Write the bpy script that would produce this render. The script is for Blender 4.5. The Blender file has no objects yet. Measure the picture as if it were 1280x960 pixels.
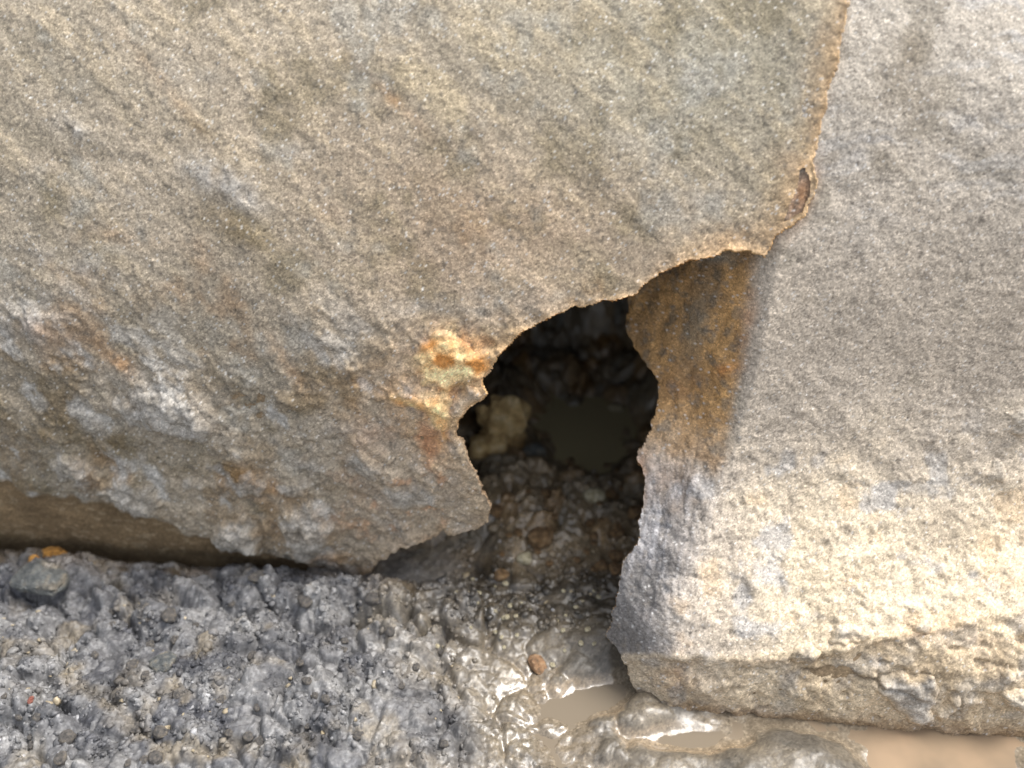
import bpy, math, random
import numpy as np
from mathutils import Vector

scene = bpy.context.scene
# ------------------------------------------------------------------ camera
CAM = np.array([0.0, -0.85, 0.95])
TGT = np.array([0.0, 0.0, 0.30])
HFOV = math.radians(55)
cam_d = bpy.data.cameras.new("camera")
cam = bpy.data.objects.new("camera", cam_d)
scene.collection.objects.link(cam)
cam.location = CAM
cam.rotation_euler = Vector(TGT - CAM).to_track_quat('-Z', 'Y').to_euler()
cam_d.sensor_width = 36
cam_d.lens = 18 / math.tan(HFOV / 2)
cam_d.clip_start = 0.01
cam_d.clip_end = 500
cam_d.dof.use_dof = True
cam_d.dof.focus_distance = 1.04
cam_d.dof.aperture_fstop = 1.8
scene.camera = cam
# ------------------------------------------------------------------ light
SUN_EL, SUN_AZ = math.radians(62), math.radians(72)   # azimuth from +y (away from the camera) towards +x
world = bpy.data.worlds.new("World")
scene.world = world
world.use_nodes = True
wn = world.node_tree
sky = wn.nodes.new('ShaderNodeTexSky')
sky.sky_type = 'NISHITA'
sky.sun_disc = False
sky.sun_elevation = SUN_EL
sky.sun_rotation = SUN_AZ
sky.air_density = 1.0
sky.dust_density = 4.0
bg = wn.nodes['Background']
bg.inputs['Strength'].default_value = 0.15
hs = wn.nodes.new('ShaderNodeHueSaturation')        # thin overcast: a paler, greyer sky
hs.inputs['Saturation'].default_value = 0.32
wn.links.new(sky.outputs[0], hs.inputs['Color'])
wn.links.new(hs.outputs[0], bg.inputs[0])
sun_d = bpy.data.lights.new("sun", 'SUN')
sun_d.energy = 2.0
sun_d.angle = math.radians(26)
sun_d.color = (1.0, 0.96, 0.90)
sun = bpy.data.objects.new("sun", sun_d)
scene.collection.objects.link(sun)
sdir = Vector((math.sin(SUN_AZ) * math.cos(SUN_EL), math.cos(SUN_AZ) * math.cos(SUN_EL), math.sin(SUN_EL)))
sun.rotation_euler = sdir.to_track_quat('Z', 'Y').to_euler()
sun.location = sdir * 5
scene.view_settings.view_transform = 'Standard'
scene.view_settings.look = 'None'
scene.view_settings.gamma = 1
scene.view_settings.exposure = 0.98
scene.render.engine = 'CYCLES'
scene.cycles.max_bounces = 10
scene.cycles.diffuse_bounces = 8

# ------------------------------------------------------------------ numeric helpers
FPX = 640 / math.tan(HFOV / 2)
fw = (TGT - CAM) / np.linalg.norm(TGT - CAM)
rt = np.cross(fw, [0, 0, 1.0]); rt /= np.linalg.norm(rt)
up = np.cross(rt, fw)


def proj(P):
    """world points -> photograph coordinates (1280 x 960)"""
    d = P - CAM
    w = np.maximum(d @ fw, 0.05)
    return 640 + FPX * (d @ rt) / w, 480 - FPX * (d @ up) / w


def ground_point(px, py, z=0.0):
    d = fw + (px - 640) / FPX * rt + (480 - py) / FPX * up
    t = (z - CAM[2]) / d[2]
    return CAM + d * t


def lin(c):
    c = np.asarray(c, float) / 255.0
    return np.where(c <= 0.04045, c / 12.92, ((c + 0.055) / 1.055) ** 2.4)


def _h(ix, iy, iz, seed):
    n = (ix * 374761393 + iy * 668265263 + iz * 1274126177 + seed * 974711) & 0xFFFFFFFF
    n = ((n ^ (n >> 13)) * 1274126177) & 0xFFFFFFFF
    n = ((n ^ (n >> 16)) * 668265263) & 0xFFFFFFFF
    return ((n ^ (n >> 15)) & 0xFFFFFF) / float(0xFFFFFF)


def vn(P, scale, seed=0):
    """value noise in -1..1; feature size = scale (m)"""
    q = P / scale
    i = np.floor(q).astype(np.int64)
    f = q - i
    f = f * f * f * (f * (f * 6 - 15) + 10)
    x, y, z = i[..., 0], i[..., 1], i[..., 2]
    fx, fy, fz = f[..., 0], f[..., 1], f[..., 2]
    r = 0
    for dx in (0, 1):
        wx = fx if dx else 1 - fx
        for dy in (0, 1):
            wy = fy if dy else 1 - fy
            for dz in (0, 1):
                wz = fz if dz else 1 - fz
                r = r + wx * wy * wz * _h(x + dx, y + dy, z + dz, seed)
    return r * 2 - 1


def fbm(P, scale, seed=0, oct=4, gain=0.5):
    r, a, s = 0, 1.0, 0
    for k in range(oct):
        r = r + a * vn(P, scale / 2 ** k, seed + k * 17)
        s += a
        a *= gain
    return r / s


def worley(U, cell, seed=0):
    """2-D cellular noise: nearest and second distances (in cells) and a random value of the nearest cell"""
    q = U / cell
    i = np.floor(q).astype(np.int64)
    d1 = np.full(q.shape[:-1], 9.0); d2 = d1.copy(); rid = np.zeros(q.shape[:-1])
    for dx in (-1, 0, 1):
        for dy in (-1, 0, 1):
            cx, cy = i[..., 0] + dx, i[..., 1] + dy
            jx, jy = _h(cx, cy, cx * 0 + 1, seed), _h(cx, cy, cx * 0 + 2, seed)
            d = np.hypot(q[..., 0] - cx - jx, q[..., 1] - cy - jy)
            n1 = d < d1
            d2 = np.where(n1, d1, np.minimum(d2, d))
            rid = np.where(n1, _h(cx, cy, cx * 0 + 3, seed), rid)
            d1 = np.where(n1, d, d1)
    return d1, d2, rid


def sstep(a, b, x):
    t = np.clip((x - a) / (b - a), 0, 1)
    return t * t * (3 - 2 * t)


def mix(a, b, t):
    t = np.asarray(t)
    if np.ndim(a) and np.shape(a)[-1] == 3 or np.ndim(b) and np.shape(b)[-1] == 3:
        t = t[..., None]
    return a * (1 - t) + b * t


def ragged(poly, seed=0, amp=1.0, step=2.5, lock=lambda p: 1.0):
    """closed outline, densified and roughened like a torn edge"""
    rs = np.random.RandomState(seed)
    pts = np.array(poly, float)
    out = []
    acc = 0
    ph = rs.rand(6) * 9
    for k in range(len(pts)):
        a, b = pts[k], pts[(k + 1) % len(pts)]
        L = np.hypot(*(b - a))
        far = max(abs(a[0] - 640), abs(a[1] - 480), abs(b[0] - 640), abs(b[1] - 480)) > 1200
        n = 1 if far else max(1, int(L / step))
        nrm = np.array([-(b - a)[1], (b - a)[0]]) / max(L, 1e-6)
        for j in range(n):
            s = acc + L * j / n
            o = 0
            if not far:
                q = np.array([[s, seed * 7.3, 0.0]])
                o = amp * (5.0 * vn(q, 26, seed)[0] + 3.2 * vn(q, 10, seed + 1)[0] + 1.3 * vn(q, 5, seed + 2)[0])
                o *= lock(a + (b - a) * j / n)
            out.append(a + (b - a) * j / n + nrm * o)
        acc += L
    return np.array(out)


def sdf(px, py, poly):
    """signed distance in pixels, positive inside"""
    sh = px.shape
    x, y = px.ravel(), py.ravel()
    a = poly; b = np.roll(poly, -1, 0)
    d = np.full(x.shape, 1e9); ins = np.zeros(x.shape, bool)
    for k in range(len(a)):
        ax, ay = a[k]; bx, by = b[k]
        ex, ey = bx - ax, by - ay
        wx, wy = x - ax, y - ay
        t = np.clip((wx * ex + wy * ey) / max(ex * ex + ey * ey, 1e-9), 0, 1)
        d = np.minimum(d, (wx - ex * t) ** 2 + (wy - ey * t) ** 2)
        c = ((ay <= y) != (by <= y)) & (x < (bx - ax) * (y - ay) / ((by - ay) if by != ay else 1e-9) + ax)
        ins ^= c
    d = np.sqrt(d)
    return np.where(ins, d, -d).reshape(sh)


def gauss(px, py, cx, cy, rx, ry, ang=0):
    c, s = math.cos(math.radians(ang)), math.sin(math.radians(ang))
    u = (px - cx) * c + (py - cy) * s
    v = -(px - cx) * s + (py - cy) * c
    return np.exp(-(u / rx) ** 2 - (v / ry) ** 2)


# ------------------------------------------------------------------ mesh helpers
def make_mesh(name, V, F, mat, col=None, wet=None, smooth=True):
    me = bpy.data.meshes.new(name)
    V = np.asarray(V, np.float32); F = np.asarray(F, np.int32)
    k = F.shape[1]
    me.vertices.add(len(V)); me.vertices.foreach_set('co', V.ravel())
    me.loops.add(F.size); me.loops.foreach_set('vertex_index', F.ravel())
    me.polygons.add(len(F))
    me.polygons.foreach_set('loop_start', np.arange(0, F.size, k, dtype=np.int32))
    me.polygons.foreach_set('use_smooth', np.full(len(F), smooth))
    me.update(calc_edges=True)
    if col is not None:
        at = me.attributes.new('Col', 'FLOAT_COLOR', 'POINT')
        c4 = np.ones((len(V), 4), np.float32); c4[:, :3] = np.clip(col, 0.004, 0.95)
        at.data.foreach_set('color', c4.ravel())
    if wet is not None:
        at = me.attributes.new('wet', 'FLOAT', 'POINT')
        at.data.foreach_set('value', np.asarray(wet, np.float32).ravel())
    me.materials.append(mat)
    return me


def add(name, me, parent=None):
    o = bpy.data.objects.new(name, me)
    scene.collection.objects.link(o)
    if parent is not None:
        o.parent = parent
    return o


def compact(V, F, *attrs):
    used = np.unique(F)
    m = np.full(len(V), -1, np.int64); m[used] = np.arange(len(used))
    return (V[used], m[F]) + tuple(a[used] for a in attrs)


def grid_faces(n, m):
    i = np.arange(n * m).reshape(n, m)
    return np.stack([i[:-1, :-1], i[1:, :-1], i[1:, 1:], i[:-1, 1:]], -1)


def grid_normals(P, flip_to):
    a = np.gradient(P, axis=0); b = np.gradient(P, axis=1)
    n = np.cross(a, b)
    n /= np.maximum(np.linalg.norm(n, axis=-1, keepdims=True), 1e-12)
    if flip_to is not None:
        n *= np.where((n @ np.array(flip_to)) < 0, -1, 1)[..., None] if np.ndim(flip_to) else flip_to
    return n


def axis(lo, hi, step, ext_lo, ext_hi, grow=1.35):
    """even spacing over lo..hi, growing steps out to ext_lo / ext_hi"""
    a = list(np.arange(lo, hi, step))
    s, x, R = step, a[-1], []
    while x < ext_hi:
        s *= grow; x += s; R.append(min(x, ext_hi))
    s, x, Lf = step, a[0], []
    while x > ext_lo:
        s *= grow; x -= s; Lf.append(max(x, ext_lo))
    return np.array(Lf[::-1] + a + R)


# ------------------------------------------------------------------ materials
def mat_new(name):
    m = bpy.data.materials.new(name); m.use_nodes = True
    return m, m.node_tree.nodes, m.node_tree.links, m.node_tree.nodes['Principled BSDF']


def ramp(N, L, src, stops):
    r = N.new('ShaderNodeValToRGB')
    el = r.color_ramp.elements
    el[0].position, el[0].color = stops[0][0], (*stops[0][1], 1)
    el[1].position, el[1].color = stops[-1][0], (*stops[-1][1], 1)
    for p, c in stops[1:-1]:
        e = el.new(p); e.color = (*c, 1)
    L.new(src, r.inputs[0])
    return r.outputs[0]


def surface_mat(name, grain_scale=520, grain=0.5, rough=0.85, spec=0.3, bump=0.5, wet=False, fixed=None, wet_rough=0.12):
    m, N, L, B = mat_new(name)
    tc = N.new('ShaderNodeTexCoord')
    if fixed is None:
        at = N.new('ShaderNodeAttribute'); at.attribute_name = 'Col'
        base = at.outputs['Color']
    else:
        nz = N.new('ShaderNodeTexNoise'); nz.inputs['Scale'].default_value = 60; nz.inputs['Detail'].default_value = 6
        L.new(tc.outputs['Object'], nz.inputs['Vector'])
        base = ramp(N, L, nz.outputs['Fac'], [(0.3, fixed[0]), (0.52, fixed[1]), (0.7, fixed[2])])
    vo = N.new('ShaderNodeTexVoronoi'); vo.inputs['Scale'].default_value = grain_scale
    L.new(tc.outputs['Object'], vo.inputs['Vector'])
    n2 = N.new('ShaderNodeTexNoise'); n2.inputs['Scale'].default_value = grain_scale * 0.5
    n2.inputs['Detail'].default_value = 4; n2.inputs['Roughness'].default_value = 0.7
    L.new(tc.outputs['Object'], n2.inputs['Vector'])
    sep = N.new('ShaderNodeSeparateColor'); L.new(vo.outputs['Color'], sep.inputs[0])
    g = ramp(N, L, sep.outputs[0], [(0.0, (1 - 0.6 * grain,) * 3), (0.45, (1, 1, 1)), (0.86, (1 + 0.35 * grain,) * 3), (1.0, (1 + 1.2 * grain, 1 + 1.2 * grain, 1 + 1.2 * grain))])
    mm = N.new('ShaderNodeMix'); mm.data_type = 'RGBA'; mm.blend_type = 'MULTIPLY'; mm.inputs[0].default_value = 1
    L.new(base, mm.inputs[6]); L.new(g, mm.inputs[7])
    L.new(mm.outputs[2], B.inputs['Base Color'])
    B.inputs['Specular IOR Level'].default_value = spec
    bp = N.new('ShaderNodeBump'); bp.inputs['Strength'].default_value = bump; bp.inputs['Distance'].default_value = 0.0012
    ad = N.new('ShaderNodeMath'); ad.operation = 'ADD'
    L.new(n2.outputs['Fac'], ad.inputs[0])
    mu = N.new('ShaderNodeMath'); mu.operation = 'MULTIPLY'; mu.inputs[1].default_value = 0.5
    L.new(sep.outputs[1], mu.inputs[0]); L.new(mu.outputs[0], ad.inputs[1])
    L.new(ad.outputs[0], bp.inputs['Height']); L.new(bp.outputs[0], B.inputs['Normal'])
    if wet:
        wa = N.new('ShaderNodeAttribute'); wa.attribute_name = 'wet'
        mr = N.new('ShaderNodeMapRange'); mr.inputs['To Min'].default_value = rough; mr.inputs['To Max'].default_value = wet_rough
        L.new(wa.outputs['Fac'], mr.inputs['Value']); L.new(mr.outputs[0], B.inputs['Roughness'])
        ms = N.new('ShaderNodeMapRange'); ms.inputs['To Min'].default_value = spec; ms.inputs['To Max'].default_value = 0.9
        L.new(wa.outputs['Fac'], ms.inputs['Value']); L.new(ms.outputs[0], B.inputs['Specular IOR Level'])
        mb = N.new('ShaderNodeMapRange'); mb.inputs['To Min'].default_value = bump; mb.inputs['To Max'].default_value = bump * 0.25
        L.new(wa.outputs['Fac'], mb.inputs['Value']); L.new(mb.outputs[0], bp.inputs['Strength'])
    else:
        B.inputs['Roughness'].default_value = rough
    return m


M_shell = surface_mat('sand_crust', 620, 0.42, 0.85, 0.3, 0.6)
M_edge = surface_mat('torn_edge_rust', 500, 0.45, 0.85, 0.2, 0.5)
M_mud = surface_mat('wet_mud', 420, 0.35, 0.62, 0.4, 0.7, wet=True, wet_rough=0.22)
M_clod = surface_mat('mud_clod', 420, 0.4, 0.5, 0.45, 0.6, fixed=[(0.085, 0.085, 0.09), (0.17, 0.168, 0.165), (0.26, 0.245, 0.215)])

# ------------------------------------------------------------------ outlines of the two torn shells (photograph coordinates of their edges)
LEFT = [(1064, -20), (1050, 60), (1036, 110), (1024, 165), (1016, 200), (1018, 240), (1004, 272), (986, 284), (968, 300), (957, 323), (938, 316),
        (905, 312), (868, 325), (835, 335), (806, 352), (790, 368), (760, 375), (720, 385), (690, 395), (655, 414), (627, 436),
        (613, 455), (606, 474), (609, 488), (590, 505), (575, 520), (570, 540), (584, 565), (600, 592), (612, 618), (610, 645),
        (594, 660), (560, 668), (505, 680), (478, 690), (464, 709), (446, 720), (440, 1200), (-4000, 1200), (-4000, -5000), (1500, -5000), (1100, -300)]
SLIVER = [(1003, 206), (1010, 220), (1011, 242), (1000, 264), (979, 281), (986, 258), (995, 236)]
RIGHT = [(800, 300), (784, 368), (789, 386), (785, 405), (789, 427), (802, 442), (818, 465), (822, 490), (820, 520), (808, 545),
         (799, 570), (806, 600), (803, 640), (796, 680), (780, 702), (776, 735), (763, 768), (760, 795), (784, 832), (798, 870),
         (822, 894), (850, 1300), (5000, 1300), (5000, -6000), (1100, -6000), (950, -300), (840, 150)]


def yaw(x):
    return np.clip(-0.11 * (x + 0.2), -0.12, 0.15)


def profile(pts, v):
    """smooth curve through (y, z) points by arc length"""
    p = np.array(pts, float)
    s = np.concatenate([[0], np.cumsum(np.hypot(*np.diff(p, axis=0).T))])
    def cr(vals):
        m = np.gradient(vals, s)
        k = np.clip(np.searchsorted(s, v, side='right') - 1, 0, len(s) - 2)
        h = s[k + 1] - s[k]; t = (v - s[k]) / h
        return ((2 * t**3 - 3 * t**2 + 1) * vals[k] + (t**3 - 2 * t**2 + t) * h * m[k]
                + (-2 * t**3 + 3 * t**2) * vals[k + 1] + (t**3 - t**2) * h * m[k + 1])
    return cr(p[:, 0]), cr(p[:, 1]), s


PL = [(0.006, -0.08), (-0.002, 0.0), (-0.010, 0.06), (-0.014, 0.13), (-0.010, 0.24), (0.016, 0.36), (0.06, 0.48), (0.13, 0.62), (0.22, 0.74), (0.36, 0.85), (0.6, 0.94), (1.1, 0.99)]
PR = [(-0.205, -0.07), (-0.208, 0.0), (-0.201, 0.055), (-0.186, 0.094), (-0.150, 0.135), (-0.105, 0.18), (-0.066, 0.235), (-0.036, 0.31), (-0.010, 0.40), (0.024, 0.50), (0.070, 0.60), (0.125, 0.68), (0.21, 0.76), (0.39, 0.86), (0.62, 0.93), (1.1, 0.98)]


class Shell:
    """dense sheet of a pipe shell: base grid, its photo coordinates and distance to the torn outline"""
    def __init__(s, xs, pts, lo, hi, step, offset, outline, holes=()):
        _, _, arc = profile(pts, np.array([0.0]))
        v = axis(lo, hi, step, 0.0, arc[-1] - 1e-6)
        Y, Z, _ = profile(pts, v)
        X = np.repeat(xs[:, None], len(v), 1)
        Yg = np.repeat(Y[None], len(xs), 0); Zg = np.repeat(Z[None], len(xs), 0)
        Yg = Yg + offset(X, Zg)
        s.P0 = np.stack([X, Yg, Zg], -1)
        n = grid_normals(s.P0, None)
        ref = n[len(xs) // 2, len(v) // 3]
        if ref[1] > 0: n = -n
        s.n = n
        s.px, s.py = proj(s.P0)
        s.sd = sdf(s.px, s.py, outline)
        for h in holes:
            s.sd = np.minimum(s.sd, -sdf(s.px, s.py, h))
        s.shape = X.shape

    def finish(s, disp, thick, edge_out=0.0012, tol=1.2):
        P = s.P0 + s.n * disp[..., None]
        gi, gj = np.gradient(s.sd)
        g2 = np.maximum(gi**2 + gj**2, 0.3)
        Pi = np.gradient(P, axis=0); Pj = np.gradient(P, axis=1)
        m = (s.sd < 0.35) & (s.sd > -2.6)
        di = np.where(m, -s.sd * gi / g2, 0).clip(-1, 1); dj = np.where(m, -s.sd * gj / g2, 0).clip(-1, 1)
        s.P = P + Pi * di[..., None] + Pj * dj[..., None]
        o = -(Pi * (gi / np.maximum((Pi**2).sum(-1), 1e-12))[..., None] + Pj * (gj / np.maximum((Pj**2).sum(-1), 1e-12))[..., None])
        s.out = o / np.maximum(np.linalg.norm(o, axis=-1, keepdims=True), 1e-9)
        n2 = grid_normals(s.P, None)
        if (n2 * s.n).sum() < 0: n2 = -n2
        s.n2 = n2
        keep = s.sd > -tol
        F = grid_faces(*s.shape)
        k = keep[:-1, :-1] & keep[1:, :-1] & keep[1:, 1:] & keep[:-1, 1:]
        s.F = F[k]
        s.thick = thick

    def rim(s, seed):
        F = s.F
        E = np.concatenate([F[:, [0, 1]], F[:, [1, 2]], F[:, [2, 3]], F[:, [3, 0]]])
        Es = np.sort(E, 1)
        key = Es[:, 0].astype(np.int64) * s.sd.size + Es[:, 1]
        _, inv, cnt = np.unique(key, return_inverse=True, return_counts=True)
        B = E[cnt[inv] == 1]
        sdr = s.sd.ravel()
        B = B[(sdr[B] < 3.0).all(1)]
        ids = np.unique(B)
        mp = np.full(s.sd.size, -1); mp[ids] = np.arange(len(ids))
        P = s.P.reshape(-1, 3)[ids]; n = s.n.reshape(-1, 3)[ids]; o = s.out.reshape(-1, 3)[ids]
        rs = np.random.RandomState(seed)
        t = s.thick * (1 + 0.35 * vn(P, 0.012, seed))[:, None]
        rows = [P]
        for a, b, j in ((0.10, 0.15, .25), (0.22, 0.4, .3), (0.12, 0.7, .3), (-0.15, 1.0, .2), (-0.9, 1.15, .2)):
            rows.append(P + o * t * a - n * t * b + rs.randn(len(P), 3) * t * j * 0.32)
        K = len(ids)
        V = np.concatenate(rows)
        q = mp[B]
        lab = np.arange(K)
        while True:
            nl = lab.copy()
            np.minimum.at(nl, q[:, 0], lab[q[:, 1]]); np.minimum.at(nl, q[:, 1], lab[q[:, 0]])
            nl = nl[nl]
            if (nl == lab).all(): break
            lab = nl
        s.comp = np.tile(lab[q[:, 0]], len(rows) - 1)
        FF = np.concatenate([np.stack([q[:, 1] + r * K, q[:, 0] + r * K, q[:, 0] + (r + 1) * K, q[:, 1] + (r + 1) * K], 1) for r in range(len(rows) - 1)])
        return V, FF, K, len(rows)

    def lining(s, stride=4):
        P = (s.P0 - s.n * s.thick * 1.15)[::stride, ::stride]
        keep = (s.sd > 5)[::stride, ::stride]
        F = grid_faces(*keep.shape)
        k = keep[:-1, :-1] & keep[1:, :-1] & keep[1:, 1:] & keep[:-1, 1:]
        return P.reshape(-1, 3), F[k][:, ::-1]

    def patch(s, poly, h, edge_px, seed, rough=0.5, scale=0.02, skirt=2.5):
        d = sdf(s.px, s.py, poly)
        P = s.P
        prof = 1 - np.exp(-np.maximum(d, 0) / edge_px)
        nz = fbm(P, scale, seed, 4, 0.6)
        H = h * prof * (1 + rough * nz) + 0.25 * h * rough * vn(P, 0.004, seed + 5) * prof
        H = np.where(d < 0, -0.004, H)
        V = P + s.n * H[..., None]
        keep = d > -skirt
        F = grid_faces(*s.shape)
        k = keep[:-1, :-1] & keep[1:, :-1] & keep[1:, 1:] & keep[:-1, 1:]
        return V.reshape(-1, 3), F[k], d


def add_rim(shell, F, V, col, root, org):
    """one torn_edge part for each separate stretch of torn edge"""
    for c in np.unique(shell.comp):
        k = shell.comp == c
        if k.sum() < 800: continue            # slivers: too thin for an edge of their own
        v, f, cc = compact(V - org, F[k], col)
        add('torn_edge', make_mesh('torn_edge', v, f, M_edge, cc), root)


rng = np.random.RandomState(4)

# ================================================================== ground: mud, channel, cavity floor and the bank the shells are set in
GX = axis(-0.66, 0.70, 0.0022, -40, 40, 1.3)
GY = axis(-0.34, 0.74, 0.0024, -40, 40, 1.3)
gx, gy = np.meshgrid(GX, GY, indexing='ij')
gP = np.stack([gx, gy, gx * 0], -1)


def gbump(px, py, rx, ry, amp, ang=0):
    c = ground_point(px, py)
    return amp * gauss(gx, gy, c[0], c[1], rx, ry, ang)


foot = 0.012 + yaw(gx)
g = 0.012 + 0.010 * fbm(gP, 0.16, 3, 3)
g += gbump(150, 930, 0.30, 0.16, 0.030) + gbump(400, 880, 0.12, 0.12, 0.014) + gbump(380, 760, 0.12, 0.035, 0.012) + gbump(520, 770, 0.06, 0.03, 0.006)
g += gbump(60, 725, 0.09, 0.03, 0.012)
near_l = sstep(-0.05, -0.17, gx)
g -= near_l * 0.034 * np.exp(-((gy - foot + 0.004) / 0.028) ** 2)
g += gbump(560, 735, 0.06, 0.03, 0.006)
g -= 0.011 * np.exp(-((gy + 0.212 + 0.075 * (gx - 0.2)) / 0.03) ** 2) * sstep(0.12, 0.2, gx)
g += gbump(520, 705, 0.075, 0.05, -0.030)
# wet channel and puddles
g += gbump(750, 872, 0.06, 0.022, -0.018, 25) + gbump(850, 925, 0.07, 0.02, -0.016) + gbump(1180, 950, 0.075, 0.035, -0.045)
g += gbump(690, 945, 0.07, 0.04, -0.014) + gbump(640, 880, 0.06, 0.05, -0.010) + gbump(1020, 950, 0.06, 0.03, 0.014) + gbump(1275, 955, 0.02, 0.03, 0.012)
inner0 = sstep(0.05, 0.15, gy) * sstep(0.8, 0.6, gy)
# cavity floor: pond and rubble
g += gbump(728, 535, 0.075, 0.10, -0.050) + inner0 * (0.016 * fbm(gP, 0.07, 37, 3) + 0.006)
g += gbump(640, 610, 0.09, 0.08, 0.020) + gbump(690, 660, 0.10, 0.05, 0.022) + gbump(795, 600, 0.03, 0.05, 0.015) + gbump(830, 490, 0.05, 0.12, 0.05) + gbump(620, 500, 0.07, 0.06, 0.03)
ppx, ppy = proj(np.stack([gx, gy, g * 0], -1))
tex_l = np.clip(sstep(0.14, -0.08, gx + 0.5 * (gy + 0.25) + 0.11 * fbm(gP, 0.06, 35, 3)) * sstep(0.10, 0.0, gy - foot), 0, 1)     # dry-ish grey clods
inner = sstep(-0.05, 0.10, gy) * (1 + 0.8 * sstep(0.3, 0.45, gy))
mid = sstep(-0.16, -0.05, gy) * sstep(0.28, 0.2, gx)
amp = 0.09 + 0.95 * tex_l + np.maximum(0.85 * inner, 0.45 * mid)
w1, w1b, r1 = worley(np.stack([gx + 0.006 * vn(gP, 0.02, 9), gy + 0.006 * vn(gP, 0.02, 10)], -1), 0.030, 1)
w2, w2b, r2 = worley(np.stack([gx + 0.003 * vn(gP, 0.01, 11), gy + 0.003 * vn(gP, 0.01, 12)], -1), 0.0145, 2)
w3, w3b, r3 = worley(gP[..., :2], 0.0072, 3)
w0, w0b, r0 = worley(np.stack([gx + 0.02 * vn(gP, 0.04, 5), gy + 0.02 * vn(gP, 0.04, 6)], -1), 0.062, 7)
lump = np.maximum(0, 1 - w0**2 * 1.3) * 0.020 * r0 + np.maximum(0, 1 - w1**2 * 1.5) * 0.014 * r1 + (np.maximum(0, 1 - w2**2 * 1.5) * 0.0045 * (0.2 + r2) + np.maximum(0, 1 - w3**2 * 1.4) * 0.0020 * (0.2 + r3)) * sstep(-0.3, 0.3, fbm(gP, 0.05, 33, 3)) - 0.008
groove = near_l * np.exp(-((gy - foot + 0.01) / 0.04) ** 2)
amp = amp * (1 - 0.75 * groove)
cr1 = np.exp(-((w1b - w1) / 0.16) ** 2); cr2 = np.exp(-((w2b - w2) / 0.18) ** 2); cr0 = np.exp(-((w0b - w0) / 0.10) ** 2)
lump += -0.007 * cr1 * (r1 > 0.35) - 0.0015 * cr2 * (r2 > 0.5) - 0.010 * cr0 * (r0 > 0.25)
lump *= 0.85
lump *= 0.6 + 0.7 * sstep(-0.45, 0.35, fbm(gP, 0.07, 31, 3))
near = (np.abs(gx) < 0.9) & (gy > -0.6) & (gy < 0.9)
g += np.where(near, lump * amp, 0) + np.where(near, (0.006 * fbm(gP, 0.05, 21, 5, 0.5) - 0.006 * np.abs(fbm(gP, 0.03, 23, 5, 0.7)) + 0.0016 * fbm(gP, 0.008, 27, 2, 0.7) + 0.002) * amp, 0)
g += np.where(near, (0.0009 * rng.randn(*gx.shape) + 0.0019 * fbm(gP, 0.007, 29, 2, 0.8)) * (0.12 + 0.88 * tex_l), 0)
# flatten the pool basins
pool_break = 0.009 * fbm(gP, 0.05, 25, 3, 0.45) + 0.001 * np.maximum(0, 1 - w1**2 * 2) * r1
pool = np.clip(gbump(1180, 948, 0.07, 0.03, 1) + gbump(728, 535, 0.06, 0.08, 1) + gbump(735, 878, 0.06, 0.02, 0.8, 20), 0, 1)
g = g * (1 - 0.6 * pool) - 0.007 * pool + pool_break * sstep(0.05, -0.02, gy) * np.where(near, 1, 0) * sstep(0.02, 0.06, gx)
chan = sstep(0.03, -0.02, gy) * sstep(-0.02, 0.08, gx) * np.where(near, 1, 0)
gg = np.clip(np.abs(g) / 0.012, 0, 1)
g = np.where(np.abs(g) < 0.012, mix(g, np.sign(g) * 0.012 * gg**1.7, chan), g)            # soft, silted shores
lip_zone = gbump(520, 705, 0.10, 0.08, 1)
g = np.where(lip_zone > 0.15, np.maximum(g, 0.003 + 0.004 * w2), g)
# bank of backfill behind the shells
yb = gy - np.maximum(yaw(gx), 0) - 0.075
fill = np.interp(yb, [0.0, 0.12, 0.2, 0.3, 0.42, 0.6, 0.85, 1.1], [0, 0.30, 0.46, 0.60, 0.72, 0.82, 0.93, 1.02])
side = sstep(0.42, 0.62, np.abs(gx - 0.10))
back = sstep(0.40, 0.66, gy + 0.05 * vn(gP, 0.12, 8)) ** 1.5
g += fill * np.maximum(side * sstep(0.0, 0.1, yb), back) * (1 + 0.06 * np.where(near, fbm(gP, 0.1, 41, 4), 0))
WZ = 0.0
G = np.stack([gx, gy, g], -1)


def g_at(x, y):
    i = np.clip(np.searchsorted(GX, x), 1, len(GX) - 1); j = np.clip(np.searchsorted(GY, y), 1, len(GY) - 1)
    return float(g[i - 1:i + 1, j - 1:j + 1].mean())


def on_ground(px, py):
    z = 0.0
    for _ in range(4):
        p = ground_point(px, py, z); z = g_at(p[0], p[1])
    p[2] = z
    return p


ppx, ppy = proj(G)
n1 = fbm(gP, 0.05, 51, 4); n2 = fbm(gP, 0.012, 57, 3); n0 = fbm(gP, 0.2, 59, 2)
col = mix(lin([62, 63, 68]), lin([126, 125, 124]), np.clip(0.5 + 0.7 * n1 + 0.5 * (r1 - 0.5) + 0.5 * (r0 - 0.5), 0, 1))
col = mix(col, lin([126, 114, 92]), 0.55 * sstep(0.1, 0.6, fbm(gP, 0.035, 63, 3)))
col = mix(col, lin([54, 54, 57]), 0.6 * sstep(0.15, 0.6, fbm(gP, 0.06, 65, 4)))
col = mix(col, lin([74, 76, 82]), 0.4 * sstep(0.2, 0.6, fbm(gP, 0.08, 67, 3)))
wetzone = np.clip(sstep(-0.16, 0.05, gx + 0.12 * fbm(gP, 0.06, 35, 3) + 0.06 * n1) * sstep(0.14, 0.03, gy) + gauss(ppx, ppy, 560, 760, 90, 60) * 0.6, 0, 1)
wcol = mix(lin([84, 79, 71]), lin([122, 112, 96]), np.clip(0.5 + n1, 0, 1))
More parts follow.
